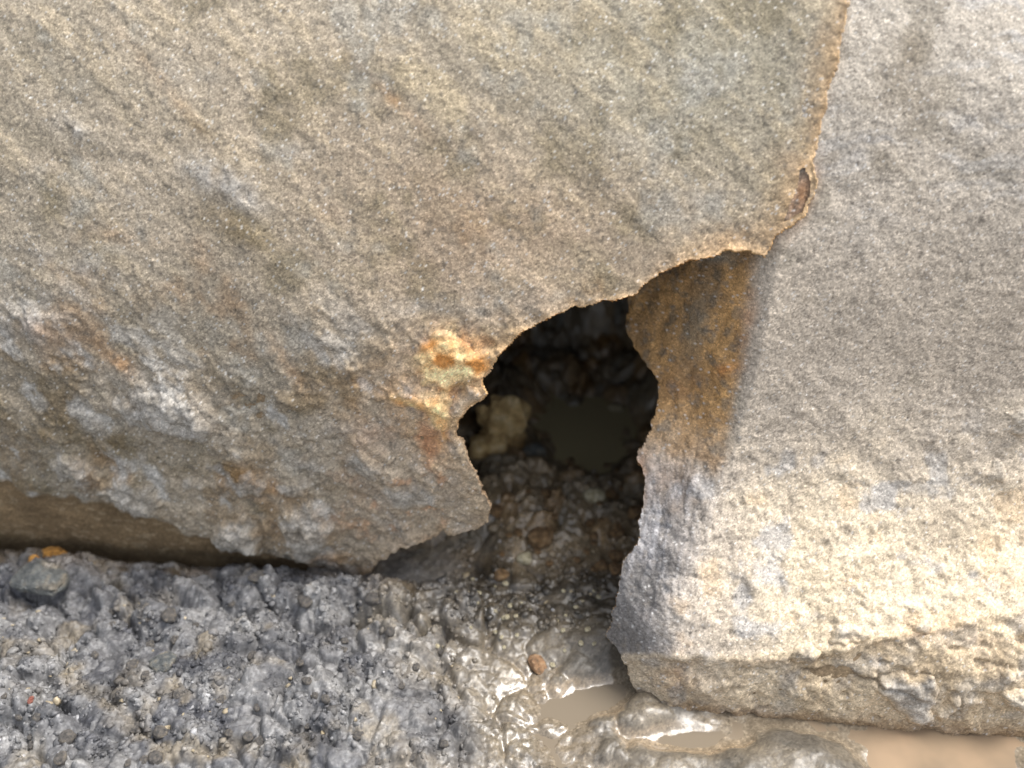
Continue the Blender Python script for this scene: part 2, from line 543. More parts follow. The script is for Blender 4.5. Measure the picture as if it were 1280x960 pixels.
wcol = mix(wcol, mix(lin([44, 40, 34]), lin([84, 76, 64]), np.clip(0.4 + n2, 0, 1)), np.clip(gauss(ppx, ppy, 660, 735, 170, 62) * 1.3, 0, 0.92))  # dark brown wet mud, deepened with painted shade from the shells
wcol = mix(wcol, mix(lin([48, 42, 34]), lin([84, 74, 60]), np.clip(0.4 + n2, 0, 1)), np.clip(gauss(ppx, ppy, 545, 700, 80, 34) * 1.4, 0, 0.95))  # shade under the left shell's torn tongue, painted as darker wet mud
wcol = mix(wcol, lin([168, 142, 108]), np.clip(gauss(ppx, ppy, 750, 880, 90, 26, 25) + gauss(ppx, ppy, 900, 935, 120, 14) + gauss(ppx, ppy, 520, 760, 22, 20), 0, 1) * sstep(0.004, -0.004, g - 0.006))
wcol = mix(wcol, lin([122, 111, 95]), 0.85 * sstep(0.011, 0.001, g))      # silt left at the water's margin
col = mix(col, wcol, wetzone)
icol = mix(lin([98, 90, 76]), lin([142, 124, 98]), np.clip(0.5 + n1 * 0.9 + 0.5 * (r2 - 0.5), 0, 1))
icol = mix(icol, lin([132, 104, 68]), 0.6 * sstep(0.6, 0.9, r1) * inner)
icol = mix(icol, lin([120, 115, 105]), 0.6 * sstep(0.8, 0.95, r2) * inner)
col = mix(col, icol, sstep(-0.02, 0.07, gy - np.where(gx < 0, 0, -0.03)))
col = mix(col, lin([120, 100, 72]), 0.5 * sstep(0.05, -0.02, np.abs(gy - foot + 0.05)) * near_l * sstep(0, 0.5, n1 + 0.2))
col = mix(col, lin([150, 150, 150]), 0.35 * tex_l * sstep(0.2, 0.5, fbm(gP, 0.008, 73, 3, 0.7)))
col = mix(col, lin([48, 48, 51]), 0.4 * tex_l * sstep(0.2, 0.5, -fbm(gP, 0.010, 75, 3, 0.7)))
col = col * (1 + 0.16 * rng.randn(*gx.shape)[..., None] * np.where(near, 1, 0.3)[..., None])
wet = np.clip(0.16 + 0.40 * wetzone + 0.25 * inner + 0.5 * sstep(0.012, 0.0, g) + 0.25 * n1 + 0.25 * sstep(0.1, 0.5, fbm(gP, 0.03, 71, 3)), 0.02, 1)
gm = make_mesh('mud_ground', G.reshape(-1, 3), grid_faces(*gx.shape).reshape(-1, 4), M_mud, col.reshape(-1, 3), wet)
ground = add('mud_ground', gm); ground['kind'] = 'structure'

# muddy water: one level sheet that shows where the mud dips below it
mw, N, L, B = mat_new('muddy_water')
B.inputs['Roughness'].default_value = 0.03
B.inputs['IOR'].default_value = 1.333
tcw = N.new('ShaderNodeTexCoord')
nw = N.new('ShaderNodeTexNoise'); nw.inputs['Scale'].default_value = 14; nw.inputs['Detail'].default_value = 3
L.new(tcw.outputs['Object'], nw.inputs['Vector'])
silt = ramp(N, L, nw.outputs['Fac'], [(0.3, tuple(lin([118, 104, 87]))), (0.7, tuple(lin([150, 129, 106])))])
sx = N.new('ShaderNodeSeparateXYZ'); L.new(tcw.outputs['Object'], sx.inputs[0])
my = N.new('ShaderNodeMapRange'); my.inputs['From Min'].default_value = 0.0; my.inputs['From Max'].default_value = 0.14
L.new(sx.outputs[1], my.inputs['Value'])
mg = N.new('ShaderNodeMix'); mg.data_type = 'RGBA'; L.new(my.outputs[0], mg.inputs[0])
mx = N.new('ShaderNodeMapRange'); mx.inputs['From Min'].default_value = 0.22; mx.inputs['From Max'].default_value = 0.42
L.new(sx.outputs[0], mx.inputs['Value'])
m2 = N.new('ShaderNodeMix'); m2.data_type = 'RGBA'; L.new(mx.outputs[0], m2.inputs[0])
m2.inputs[6].default_value = (*lin([118, 108, 94]), 1); L.new(silt, m2.inputs[7])      # greyer where it runs over the mud
L.new(m2.outputs[2], mg.inputs[6]); mg.inputs[7].default_value = (*lin([160, 150, 118]), 1)      # still, grey-green cavity water, colour lightened to make up for the dim light
L.new(mg.outputs[2], B.inputs['Base Color'])
nb = N.new('ShaderNodeTexNoise'); nb.inputs['Scale'].default_value = 40
L.new(tcw.outputs['Object'], nb.inputs['Vector'])
bw = N.new('ShaderNodeBump'); bw.inputs['Strength'].default_value = 0.04; bw.inputs['Distance'].default_value = 0.003
L.new(nb.outputs['Fac'], bw.inputs['Height']); L.new(bw.outputs[0], B.inputs['Normal'])
wx, wy = np.meshgrid(np.linspace(-0.12, 0.75, 60), np.linspace(-0.42, 0.66, 60), indexing='ij')
WV = np.stack([wx, wy, wx * 0 + WZ], -1).reshape(-1, 3)
water = add('muddy_water', make_mesh('muddy_water', WV, grid_faces(60, 60).reshape(-1, 4), mw)); water['kind'] = 'structure'

# ================================================================== right shell
def right_off(X, Z):
    xe = np.interp(Z, [-0.1, 0.05, 0.10, 0.16, 0.21, 0.27, 0.34, 0.45, 0.60, 0.8], [0.165, 0.168, 0.172, 0.185, 0.215, 0.240, 0.252, 0.262, 0.28, 0.33])
    d = np.maximum(xe + 0.006 - X, 0)
    k = np.interp(Z, [0, 0.1, 0.2, 0.3, 0.5], [0.6, 0.75, 0.85, 1.1, 1.15])
    fold = k * (np.sqrt(d * d + 0.006**2) - 0.006) + 2.2 * d * d * k
    fold = fold - 0.075 * (X - 0.2) * sstep(0.22, 0.06, Z)
    return fold + 0.012 * np.sin(X * 6 + 1) * sstep(0.3, 0.6, Z)


R_poly = ragged(RIGHT, 5, 0.85)
RS = Shell(axis(0.07, 0.70, 0.0017, 0.06, 1.9, 1.3), PR, 0.03, 0.93, 0.0017, right_off, R_poly)
P0, px, py, sd = RS.P0, RS.px, RS.py, RS.sd
near = (px > 700) & (px < 1400) & (py > -120) & (py < 1100)
q = P0.copy()
zz = P0[..., 2]
disp = 0.005 * fbm(q, 0.12, 101, 4) + 0.0016 * fbm(q, 0.016, 105, 4, 0.6)
rnd = rng.randn(*px.shape)
disp += 0.00032 * rnd
# streaky folds sweeping from the torn edge down and to the right
ang = np.radians(np.interp(px, [780, 860, 1000, 1250], [80, 62, 35, 28]))
lowz = sstep(0.36, 0.16, zz + 0.05 * fbm(q, 0.06, 107, 3)) * sstep(0.085, 0.11, zz)
ca, sa = np.cos(ang), np.sin(ang)
wrp = 34 * fbm(q, 0.05, 109, 3)
su = (px * ca + py * sa); sv = (-px * sa + py * ca) + wrp
streak = fbm(np.stack([sv / 9.0, su / 60.0, su * 0], -1), 1.0, 111, 3)
crag = fbm(q, 0.03, 115, 4, 0.6)
disp += lowz * (0.0006 * streak + 0.0036 * np.maximum(crag, -0.25))
edgez = gauss(px, py, 850, 700, 60, 150)
disp += -0.0022 * lowz * sstep(0.35, 0.6, fbm(q, 0.013, 119, 2)) + 0.0016 * lowz * fbm(q, 0.009, 120, 3, 0.7)
disp += edgez * (0.0006 * streak + 0.0060 * fbm(q, 0.03, 118, 5, 0.6))
# lumps on the lower skirt
f_l = fbm(q, 0.015, 46, 3)
c1, c2, cr = worley(np.stack([q[..., 0] + 0.008 * fbm(q, 0.02, 47, 2), q[..., 2] * 1.2 + 0.008 * fbm(q, 0.02, 48, 2)], -1), 0.03, 44)
disp += 0.7 * lowz * sstep(950, 1050, px) * np.maximum(0, 0.55 + 0.5 * f_l - c1) * 0.010 * (cr > 0.45)
# cracked ledge band along the foot
led_y = np.interp(px, [800, 830, 1000, 1100, 1180, 1290], [822, 824, 818, 800, 782, 758])
led_y = led_y + 3 * vn(np.stack([px, px * 0, px * 0], -1), 30, 121) + 2 * vn(np.stack([px, px * 0, px * 0], -1), 9, 122)
dl = py - led_y
disp += 0.003 * np.exp(-(dl / 9) ** 2) - 0.0025 * sstep(0, 14, dl) * sstep(60, 20, dl) * sstep(990, 1050, px)
band = sstep(-3, 6, dl)
disp += band * (-0.004 * sstep(0.25, 0.6, fbm(q, 0.014, 133, 2)) + 0.007 * fbm(q, 0.035, 131, 4, 0.6) + 0.002 * fbm(q, 0.01, 135, 3))
crk = np.interp(px, [1000, 1040, 1080, 1110, 1135, 1160], [838, 836, 846, 856, 860, 872]) + 3 * vn(np.stack([px, px * 0, px * 0], -1), 14, 141)
crk_m = sstep(995, 1010, px) * sstep(1165, 1140, px)
disp += crk_m * (-0.0025 * np.exp(-((py - crk - 3) / 4.0) ** 2) + 0.002 * sstep(-20, -2, py - crk) * (py < crk))
ck2 = np.interp(px, [1195, 1230, 1300], [818, 828, 840])
disp += -0.003 * np.exp(-((py - ck2) / 3.0) ** 2) * sstep(1205, 1230, px)
for cx, cy, rx, ry, a, h in ((980, 590, 3, 60, 0, 0), (1160, 650, 9, 9, 0, .003), (1145, 760, 12, 9, 0, .004), (1235, 590, 20, 14, 0, .004), (905, 455, 14, 8, 60, .003), (900, 465, 8, 5, 0, .002),
                             (940, 730, 26, 10, 55, .004), (870, 610, 30, 8, 55, .003), (1010, 200, 1, 1, 0, 0), (1265, 530, 20, 20, 0, .004), (1262, 605, 12, 12, 0, .004)):
    disp += h * gauss(px, py, cx, cy, rx, ry, a)
fold_z = sstep(0, -30, px - np.interp(py, [300, 330, 450, 560, 620], [948, 944, 930, 915, 880])) * sstep(640, 520, py)
disp += fold_z * (0.004 * fbm(np.stack([P0[..., 0] + 0.25 * zz, P0[..., 1], zz * 0.7], -1), 0.022, 151, 4, 0.6) + 0.002 * f_l)
disp = np.where(near, disp, 0.004 * fbm(q, 0.12, 101, 2))
RS.finish(disp, 0.006)

f1 = fbm(q, 0.16, 201, 3); f2 = fbm(q, 0.03, 205, 4); f3 = fbm(q, 0.012, 209, 3)
diag = fbm(np.stack([sv / 16.0, su / 90.0, su * 0], -1), 1.0, 215, 3)
cR = mix(lin([172, 161, 147]), lin([196, 183, 166]), np.clip(0.5 + 0.8 * f1 + 0.4 * f2, 0, 1))
topz = sstep(420, 60, py + 40 * f1)
cR = mix(cR, lin([176, 170, 160]), 0.6 * topz)
cR = mix(cR, lin([128, 121, 108]), 0.5 * sstep(0.15, 0.55, f2 + 0.25 * topz - 0.15))
cR = mix(cR, lin([184, 182, 180]), 0.45 * sstep(0.1, 0.5, diag) * sstep(360, 120, py))
for cx, cy, rx, ry, a, t in ((1130, 110, 40, 50, 0, .55), (1090, 200, 40, 22, 0, .4), (1140, 60, 20, 30, 20, .4), (1010, 375, 12, 9, 0, .5)):
    cR = mix(cR, lin([112, 100, 80]), t * gauss(px, py, cx, cy, rx, ry, a) * np.clip(0.6 + f2 * 1.5, 0, 1))
cream = sstep(470, 730, py + 60 * f1 + 90 * f2) * sstep(850, 1010, px + 60 * f2)
cR = mix(cR, mix(lin([188, 172, 146]), lin([220, 204, 178]), np.clip(0.5 + 0.8 * f2 + 0.7 * diag, 0, 1)), 0.85 * cream)
cR = mix(cR, lin([184, 154, 118]), 0.4 * sstep(0.15, 0.5, f2) * sstep(520, 620, py))
cR = mix(cR, lin([172, 170, 168]), 0.7 * sstep(0.22, 0.5, fbm(q, 0.035, 221, 4)) * sstep(480, 620, py))
# grey stringy margin by the hole, browner higher up where the margin folds in
dedge = sd
marg = sstep(120, 20, dedge + 30 * f2) * sstep(540, 600, py)
cR = mix(cR, mix(lin([118, 116, 116]), lin([168, 168, 172]), np.clip(0.5 + 0.6 * streak + 0.9 * f2, 0, 1)), 0.85 * marg)
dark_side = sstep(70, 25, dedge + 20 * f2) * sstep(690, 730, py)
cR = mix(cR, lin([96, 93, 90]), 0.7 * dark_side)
fold_px = np.interp(py, [300, 330, 450, 560, 620], [948, 944, 930, 915, 880])
foldm = sstep(8, -14, px - fold_px + 8 * f2) * sstep(640, 500, py + 60 * f2)
brown = mix(lin([156, 122, 80]), lin([204, 158, 98]), np.clip(0.5 + 1.2 * f2, 0, 1))
brown = mix(brown, lin([112, 104, 90]), 0.6 * sstep(0.1, 0.4, f3))
brown = mix(brown, lin([120, 116, 104]), 0.7 * gauss(px, py, 872, 400, 16, 90, 14) * np.clip(0.7 + f2, 0, 1))
brown = mix(brown, lin([150, 150, 142]), 0.7 * gauss(px, py, 896, 322, 22, 8))
cR = mix(cR, brown, 0.92 * foldm)
for cx, cy, rx, ry, a, t in ((908, 462, 16, 8, -15, .9), (935, 400, 10, 50, 8, .5), (800, 590, 10, 30, 0, .5), (850, 480, 25, 25, 0, .35), (840, 845, 26, 16, 0, .75), (850, 842, 12, 10, 0, .5), (1150, 792, 60, 6, -12, .7), (1220, 800, 40, 8, 0, .35),
                             (990, 825, 80, 3, 0, .3), (1000, 245, 14, 40, 20, .7)):
    cR = mix(cR, lin([178, 124, 74]), t * gauss(px, py, cx, cy, rx, ry, a) * np.clip(0.75 + f3, 0, 1))
bandc = mix(lin([168, 148, 120]), lin([204, 186, 158]), np.clip(0.5 + f1 + f2, 0, 1))
bandc = mix(bandc, lin([150, 146, 140]), 0.6 * sstep(0.1, 0.45, fbm(q, 0.03, 231, 4)))
cR = mix(cR, bandc, 0.7 * band)
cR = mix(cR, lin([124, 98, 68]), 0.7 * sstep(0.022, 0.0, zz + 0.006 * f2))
cR = mix(cR, lin([70, 58, 44]), crk_m * 0.6 * np.exp(-((py - crk - 2) / 3.5) ** 2))
lam = np.exp(-((np.abs(dl + 2)) / 4) ** 2)
cR = mix(cR, lin([220, 198, 162]), 0.4 * lam)
spk = sstep(0.15, 0.5, fbm(q, 0.007, 271, 3, 0.7))
cR = mix(cR, lin([124, 116, 106]), 0.55 * spk * (1 - 0.4 * cream))
cR = cR * (1 + 0.12 * rnd[..., None])
sp = rng.rand(*px.shape)
cR = mix(cR, np.array([0.75, 0.74, 0.72]), 0.6 * (sp > 0.985))

RS.col = cR
right_root = bpy.data.objects.new('pipe_shell', None)
scene.collection.objects.link(right_root)
right_root.location = (0.4, -0.2, 0.0)
right_root['label'] = 'pale sandy pipe shell flaring out to a cracked foot ledge, right of the dark hole'
right_root['category'] = 'pipe shell'
right_root['group'] = 'torn pipe shells'
ORG_R = np.array(right_root.location)
V, F, C = compact(RS.P.reshape(-1, 3) - ORG_R, RS.F, cR.reshape(-1, 3))
add('shell_wall', make_mesh('shell_wall', V, F, M_shell, C), right_root)
V, F, K, R = RS.rim(3)
rc = mix(lin([120, 92, 62]), lin([160, 140, 116]), np.clip(0.5 + 1.5 * vn(V, 0.02, 7), 0, 1)) * (1 + 0.2 * rng.randn(len(V), 1))
add_rim(RS, F, V, rc, right_root, ORG_R)
V, F = RS.lining()
V, F = compact(V - ORG_R, F)
add('inner_lining', make_mesh('inner_lining', V, F, M_edge, np.tile(lin([140, 122, 98]), (len(V), 1))), right_root)


def crust(shell, root, org, name, poly, h, edge_px, seed, ca, cb, rough=0.5, scale=0.02, label=None, amp=1.0, blend=0.78):
    V, F, d = shell.patch(ragged(poly, seed, amp), h, edge_px, seed, rough, scale)
    V, F, dd, under = compact(V, F, d.ravel(), shell.col.reshape(-1, 3))
    t = np.clip(0.5 + 1.3 * fbm(V, 0.018, seed + 3, 3), 0, 1)
    c = mix(lin(ca), lin(cb), t) * (1 + 0.16 * rng.randn(len(V), 1))
    c = mix(under, c, (0.95 if name == 'rust_scab' else blend) * sstep(-1, 13, dd + 5 * vn(V, 0.012, seed + 8)))
    o = add(name, make_mesh(name, V - org, F, M_shell, c), root)
    if label: o['label'] = label
    return o


GREY_A, GREY_B = [150, 142, 130], [190, 184, 174]
crust(RS, right_root, ORG_R, 'crust_plate', [(1098, 846), (1130, 840), (1165, 846), (1172, 862), (1166, 884), (1170, 900), (1150, 906), (1138, 900), (1130, 890), (1112, 876), (1098, 862)], 0.006, 4, 301, [140, 136, 130], [172, 168, 162], 0.35, 0.03, 'grey broken crust plate low on the foot band')
for i, (poly, h) in enumerate([
        ([(984, 822), (994, 808), (1016, 808), (1028, 822), (1018, 834), (996, 834)], 0.010),
        ([(1036, 796), (1048, 782), (1070, 780), (1092, 788), (1086, 802), (1056, 806), (1040, 806)], 0.009),
        ([(1140, 778), (1148, 768), (1162, 770), (1166, 784), (1156, 792), (1144, 790)], 0.009),
        ([(1250, 870), (1266, 858), (1290, 862), (1290, 892), (1262, 888)], 0.010),
        ([(1250, 836), (1262, 828), (1275, 838), (1268, 852), (1252, 850)], 0.008),
        ([(1228, 590), (1246, 574), (1262, 584), (1258, 606), (1238, 610)], 0.007),
        ([(1256, 520), (1276, 504), (1300, 520), (1290, 545), (1264, 540)], 0.007),
        ([(1170, 880), (1195, 868), (1204, 880), (1188, 900), (1170, 902)], 0.009)]):
    crust(RS, right_root, ORG_R, 'crust_lump', poly, h, 7, 310 + i, GREY_A, [196, 188, 174], 0.7, 0.02)

# ================================================================== left shell
def left_off(X, Z):
    return yaw(X) + 0.010 * np.sin(X * 5.0) * sstep(0.1, 0.4, Z)


no_rag = lambda p: 0.45 if (p[0] > 1000 and p[1] < 215) else 1.0
L_poly = ragged(LEFT, 2, 0.9, lock=no_rag)
S_poly = ragged(SLIVER, 8, 0.35)
LS = Shell(axis(-0.80, 0.56, 0.00195, -1.9, 0.62, 1.3), PL, 0.05, 0.88, 0.00195, left_off, L_poly, [S_poly])
P0, px, py, sd = LS.P0, LS.px, LS.py, LS.sd
near = (px > -150) & (px < 1150) & (py > -150) & (py < 900)
q = np.stack([P0[..., 0], P0[..., 1] * 0.3, P0[..., 2]], -1)
zz = P0[..., 2]
ang = np.radians(42.0)
su = px * math.cos(ang) + py * math.sin(ang); sv = -px * math.sin(ang) + py * math.cos(ang)
streak = fbm(np.stack([sv / 14.0, su / 70.0, su * 0], -1), 1.0, 411, 3)
streak2 = fbm(np.stack([sv / 40.0, su / 160.0, su * 0], -1), 1.0, 417, 3)
rnd = rng.randn(*px.shape)
f1 = fbm(q, 0.16, 401, 3); f2 = fbm(q, 0.035, 405, 4, 0.55); f3 = fbm(q, 0.012, 409, 3)
low = sstep(330, 520, py + 60 * f1 - 0.12 * px + 40)            # rougher towards the foot
disp = 0.006 * f1 + (0.0012 + 0.0026 * low) * f2 + 0.0005 * streak + 0.0010 * f3 + 0.00032 * rnd
disp += 0.0040 * low * (0.35 - np.abs(fbm(q, 0.024, 424, 5, 0.7))) + 0.0028 * low * fbm(q, 0.010, 423, 4, 0.75) - 0.0045 * low * sstep(0.15, 0.5, fbm(q, 0.028, 425, 4, 0.6))
disp += 0.0072 * low * np.maximum(fbm(np.stack([sv / 22.0, su / 55.0, su * 0], -1), 1.0, 421, 4, 0.6), -0.1)
# smooth brown band along the foot, set back where the crust has come away
band_y = np.interp(px, [-200, 0, 100, 180, 250, 330, 420, 470, 540], [575, 603, 622, 642, 668, 690, 704, 714, 730])
band_y = band_y + 6 * vn(np.stack([px, px * 0, px * 0], -1), 40, 431) + 4 * vn(np.stack([px, px * 0, px * 0], -1), 13, 432)
db = py - band_y
band = sstep(-2, 5, db) * sstep(520, 470, px)
disp = disp * (1 - 0.85 * band) + 0.005 * (1 - sstep(-14, 4, db)) * sstep(540, 480, px) * sstep(-160, -40, db) 
disp += band * (0.0022 * fbm(q, 0.022, 437, 5, 0.65) + 0.0003 * rnd)
# edge: slightly raised lip next to the tear, rust-eaten pits
lip = np.exp(-np.maximum(sd, 0) / 11.0)
disp += lip * 0.0012 + lip * 0.002 * f3
upper = sstep(300, 120, py) * sstep(900, 960, px)
disp += 0.003 * np.exp(-np.maximum(sd, 0) / 26.0) * sstep(900, 960, px) * sstep(340, 250, py)
pocks = ((530, 548, 14, 22, 10, -.005), (612, 428, 10, 6, 20, -.005), (503, 510, 16, 3, -5, -.004), (542, 478, 5, 4, 0, -.004), (540, 500, 8, 12, 60, .003), (410, 552, 14, 5, -10, -.005), (590, 445, 14, 8, -20, .003),
         (560, 440, 22, 20, 0, .002), (555, 600, 20, 14, 0, .004), (480, 590, 34, 16, 30, .005), (280, 230, 45, 24, 25, .0015), (300, 270, 50, 10, 30, -.0015), (100, 160, 26, 14, 20, .003), (215, 510, 60, 30, 25, .008), (60, 400, 40, 20, 20, .005),
         (190, 540, 70, 12, 25, -.004), (150, 450, 40, 12, 25, -.003), (110, 200, 16, 10, 20, -.003), (110, 590, 60, 14, 30, .006), (440, 600, 30, 10, 25, .005), (370, 690, 40, 10, 0, .004))
for cx, cy, rx, ry, a, h in pocks:
    disp += h * gauss(px, py, cx, cy, rx, ry, a) * (1 + 0.6 * f2 + 0.4 * f3)
tng = np.clip(1.3 * gauss(px, py, 500, 610, 130, 70, -10), 0, 1)
disp += tng * (0.0045 * fbm(q, 0.022, 427, 5, 0.7) - 0.004 * np.abs(fbm(q, 0.03, 428, 4, 0.65)) + 0.002)
disp = np.where(near, disp, 0.005 * f1)
LS.finish(disp, 0.0055)

cL = mix(lin([156, 146, 129]), lin([182, 168, 148]), np.clip(0.5 + 0.6 * f1 + 0.5 * streak, 0, 1))
cL = mix(cL, lin([176, 154, 130]), 0.7 * gauss(px, py, 640, 300, 300, 160, 20))
cL = mix(cL, lin([146, 142, 126]), 0.7 * gauss(px, py, 850, 80, 250, 150))
cL = mix(cL, lin([142, 133, 118]), 0.5 * sstep(300, -50, px) * sstep(250, 420, py))
cL = mix(cL, lin([188, 171, 140]), 0.28 * sstep(0.1, 0.5, streak + 0.6 * f2) * sstep(480, 300, py))
cL = mix(cL, lin([132, 122, 102]), 0.25 * sstep(0.1, 0.5, 0.6 * f2 - streak) * sstep(480, 300, py))
cL = mix(cL, lin([186, 170, 140]), 0.45 * sstep(0.15, 0.5, streak2) * sstep(420, 250, py))
cL = mix(cL, lin([122, 112, 88]), 0.55 * sstep(0.12, 0.5, fbm(q, 0.06, 441, 4, 0.6)))
cL = mix(cL, lin([160, 158, 150]), 0.5 * sstep(0.15, 0.5, fbm(q, 0.05, 445, 4, 0.6)))
cL = mix(cL, lin([152, 116, 76]), 0.45 * sstep(0.15, 0.5, fbm(q, 0.08, 449, 4, 0.6)) * sstep(150, 400, py))
cL = mix(cL, lin([130, 112, 86]), 0.6 * sstep(0.0, 0.35, f2) * low)
cL = mix(cL, lin([184, 181, 175]), 0.85 * sstep(0.12, 0.42, fbm(np.stack([sv / 26.0, su / 60.0, su * 0], -1), 1.0, 453, 4, 0.6)) * low)
for cx, cy, rx, ry, a, t in ((275, 225, 48, 20, 25, .8), (300, 250, 30, 16, 25, .6), (95, 160, 30, 14, 20, .7), (40, 400, 50, 36, 20, .7), (175, 245, 16, 8, 20, .6), (210, 510, 70, 32, 25, .8), (530, 385, 45, 12, 0, .5), (360, 190, 30, 14, 0, .4), (90, 330, 60, 12, 15, .5),
                             (240, 95, 40, 16, 20, .35), (860, 90, 50, 20, 20, .4), (890, 245, 40, 16, 0, .35), (780, 180, 50, 18, 30, .3), (450, 545, 60, 16, 10, .6), (480, 600, 40, 14, 10, .5), (390, 585, 30, 10, 20, .5)):
    cL = mix(cL, lin([178, 174, 168]), t * gauss(px, py, cx, cy, rx, ry, a) * np.clip(0.7 + 1.2 * f3 + 0.6 * f2, 0, 1))
for cx, cy, rx, ry, a, t in ((300, 290, 60, 16, 25, .7), (290, 265, 40, 12, 30, .5), (112, 190, 22, 12, 30, .6), (170, 560, 90, 20, 22, .6), (250, 160, 16, 6, 30, .5), (60, 530, 80, 20, 20, .5), (340, 340, 40, 12, 20, .35), (750, 30, 60, 20, 30, .35), (300, 590, 60, 14, 25, .6), (40, 480, 60, 30, 0, .5)):
    cL = mix(cL, lin([104, 90, 62]), t * gauss(px, py, cx, cy, rx, ry, a) * np.clip(0.7 + 1.2 * f2, 0, 1))
OR = lin([196, 140, 78])
for cx, cy, rx, ry, a, t in ((250, 318, 24, 14, 60, .55), (150, 295, 50, 12, 10, .4), (140, 445, 30, 10, 38, .75), (62, 412, 26, 12, 20, .6), (105, 212, 6, 4, 0, .7), (355, 450, 40, 8, 55, .4), (480, 115, 60, 8, 45, .5), (500, 130, 30, 6, 45, .4),
                             (200, 100, 70, 8, 50, .4), (480, 540, 30, 50, 20, .5), (530, 620, 60, 26, -10, .55), (440, 650, 60, 20, -10, .45), (400, 690, 40, 10, 0, .6), (540, 560, 20, 30, 20, .6), (575, 590, 14, 30, -30, .4), (620, 300, 120, 40, -20, .22), (480, 490, 60, 30, 0, .35), (560, 480, 60, 70, 10, .4), (330, 600, 40, 12, 25, .5)):
    cL = mix(cL, OR, (0.45 if cy < 440 and t != .75 else 0.8) * t * gauss(px, py, cx, cy, rx, ry, a) * np.clip(0.7 + 1.0 * f2 + 0.6 * f3, 0, 1))
tong = gauss(px, py, 530, 620, 110, 60, -10)
cL = mix(cL, mix(lin([160, 148, 132]), lin([198, 184, 162]), np.clip(0.5 + 1.6 * f2, 0, 1)), 0.7 * np.clip(tong * 1.2, 0, 1))
cL = mix(cL, lin([190, 136, 92]), 0.6 * tong * sstep(0.12, 0.45, fbm(q, 0.02, 475, 4, 0.6)))
cL = mix(cL, lin([128, 122, 116]), 0.6 * tong * sstep(0.12, 0.45, fbm(q, 0.022, 477, 4, 0.6)))
cL = mix(cL, mix(lin([206, 146, 84]), lin([240, 208, 152]), np.clip(0.5 + 1.4 * f3, 0, 1)), np.clip(0.85 * gauss(px, py, 566, 452, 50, 40, -20) + 0.7 * gauss(px, py, 548, 525, 24, 44, 12) + 0.6 * gauss(px, py, 512, 498, 34, 12), 0, 0.9) * np.clip(0.75 + 1.2 * f2, 0, 1))
cL = mix(cL, lin([168, 128, 82]), 0.3 * sstep(905, 985, px + 0.3 * py) * sstep(50, 5, sd + 25 * f2))
edge_w = 6 + 12 * gauss(px, py, 930, 290, 60, 40) + 8 * gauss(px, py, 640, 420, 40, 25) + 2 * gauss(px, py, 1030, 110, 30, 100)
edge_t = np.exp(-np.maximum(sd, 0) / edge_w)
cL = mix(cL, lin([222, 184, 138]), 0.8 * edge_t * sstep(600, 520, py) * np.clip(0.8 + 0.8 * f3, 0, 1))
cL = mix(cL, lin([176, 150, 120]), 0.5 * np.exp(-np.maximum(sd, 0) / 14) * sstep(600, 640, py))
bc = mix(lin([112, 94, 70]), lin([146, 124, 94]), np.clip(0.5 + 1.0 * fbm(P0 * np.array([0.6, 1, 1.2]), 0.03, 461, 5, 0.65), 0, 1))
bc = mix(bc, lin([168, 150, 122]), 0.5 * sstep(0.25, 0.5, fbm(P0 * np.array([0.7, 1, 1.2]), 0.007, 463, 2)))
bc = mix(bc, lin([150, 112, 76]), 0.5 * gauss(px, py, 420, 705, 60, 20))
cL = mix(cL, bc, band)
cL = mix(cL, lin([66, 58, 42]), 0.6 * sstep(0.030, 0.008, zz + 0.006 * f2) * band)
spk = sstep(0.1, 0.5, fbm(q, 0.007, 471, 3, 0.7))
cL = mix(cL, lin([112, 106, 96]), 0.55 * spk * (1 - band))
cL = cL * (1 + np.where(band > 0.5, 0.09, 0.13)[..., None] * rnd[..., None])
sp = rng.rand(*px.shape)
cL = mix(cL, np.array([0.72, 0.71, 0.68]), 0.6 * ((sp > 0.985) & (band < 0.5)))

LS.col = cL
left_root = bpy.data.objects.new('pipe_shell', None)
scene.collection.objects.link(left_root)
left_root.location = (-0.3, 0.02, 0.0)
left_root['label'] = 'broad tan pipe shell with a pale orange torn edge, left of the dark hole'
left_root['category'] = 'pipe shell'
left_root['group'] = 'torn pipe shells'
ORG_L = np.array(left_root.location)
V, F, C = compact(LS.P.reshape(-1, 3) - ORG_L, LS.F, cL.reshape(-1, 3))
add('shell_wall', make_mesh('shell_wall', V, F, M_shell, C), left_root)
V, F, K, R = LS.rim(13)
rc = mix(lin([196, 146, 92]), lin([226, 190, 140]), np.clip(0.5 + 1.5 * vn(V, 0.02, 17), 0, 1))
vpx, vpy = proj(V)
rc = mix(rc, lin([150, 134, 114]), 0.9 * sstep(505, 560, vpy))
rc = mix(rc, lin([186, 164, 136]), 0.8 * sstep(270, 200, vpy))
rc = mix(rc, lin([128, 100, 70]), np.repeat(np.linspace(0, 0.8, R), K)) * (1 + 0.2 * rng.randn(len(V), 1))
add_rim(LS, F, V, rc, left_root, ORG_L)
V, F = LS.lining()
V, F = compact(V - ORG_L, F)
add('inner_lining', make_mesh('inner_lining', V, F, M_edge, np.tile(lin([140, 122, 98]), (len(V), 1))), left_root)

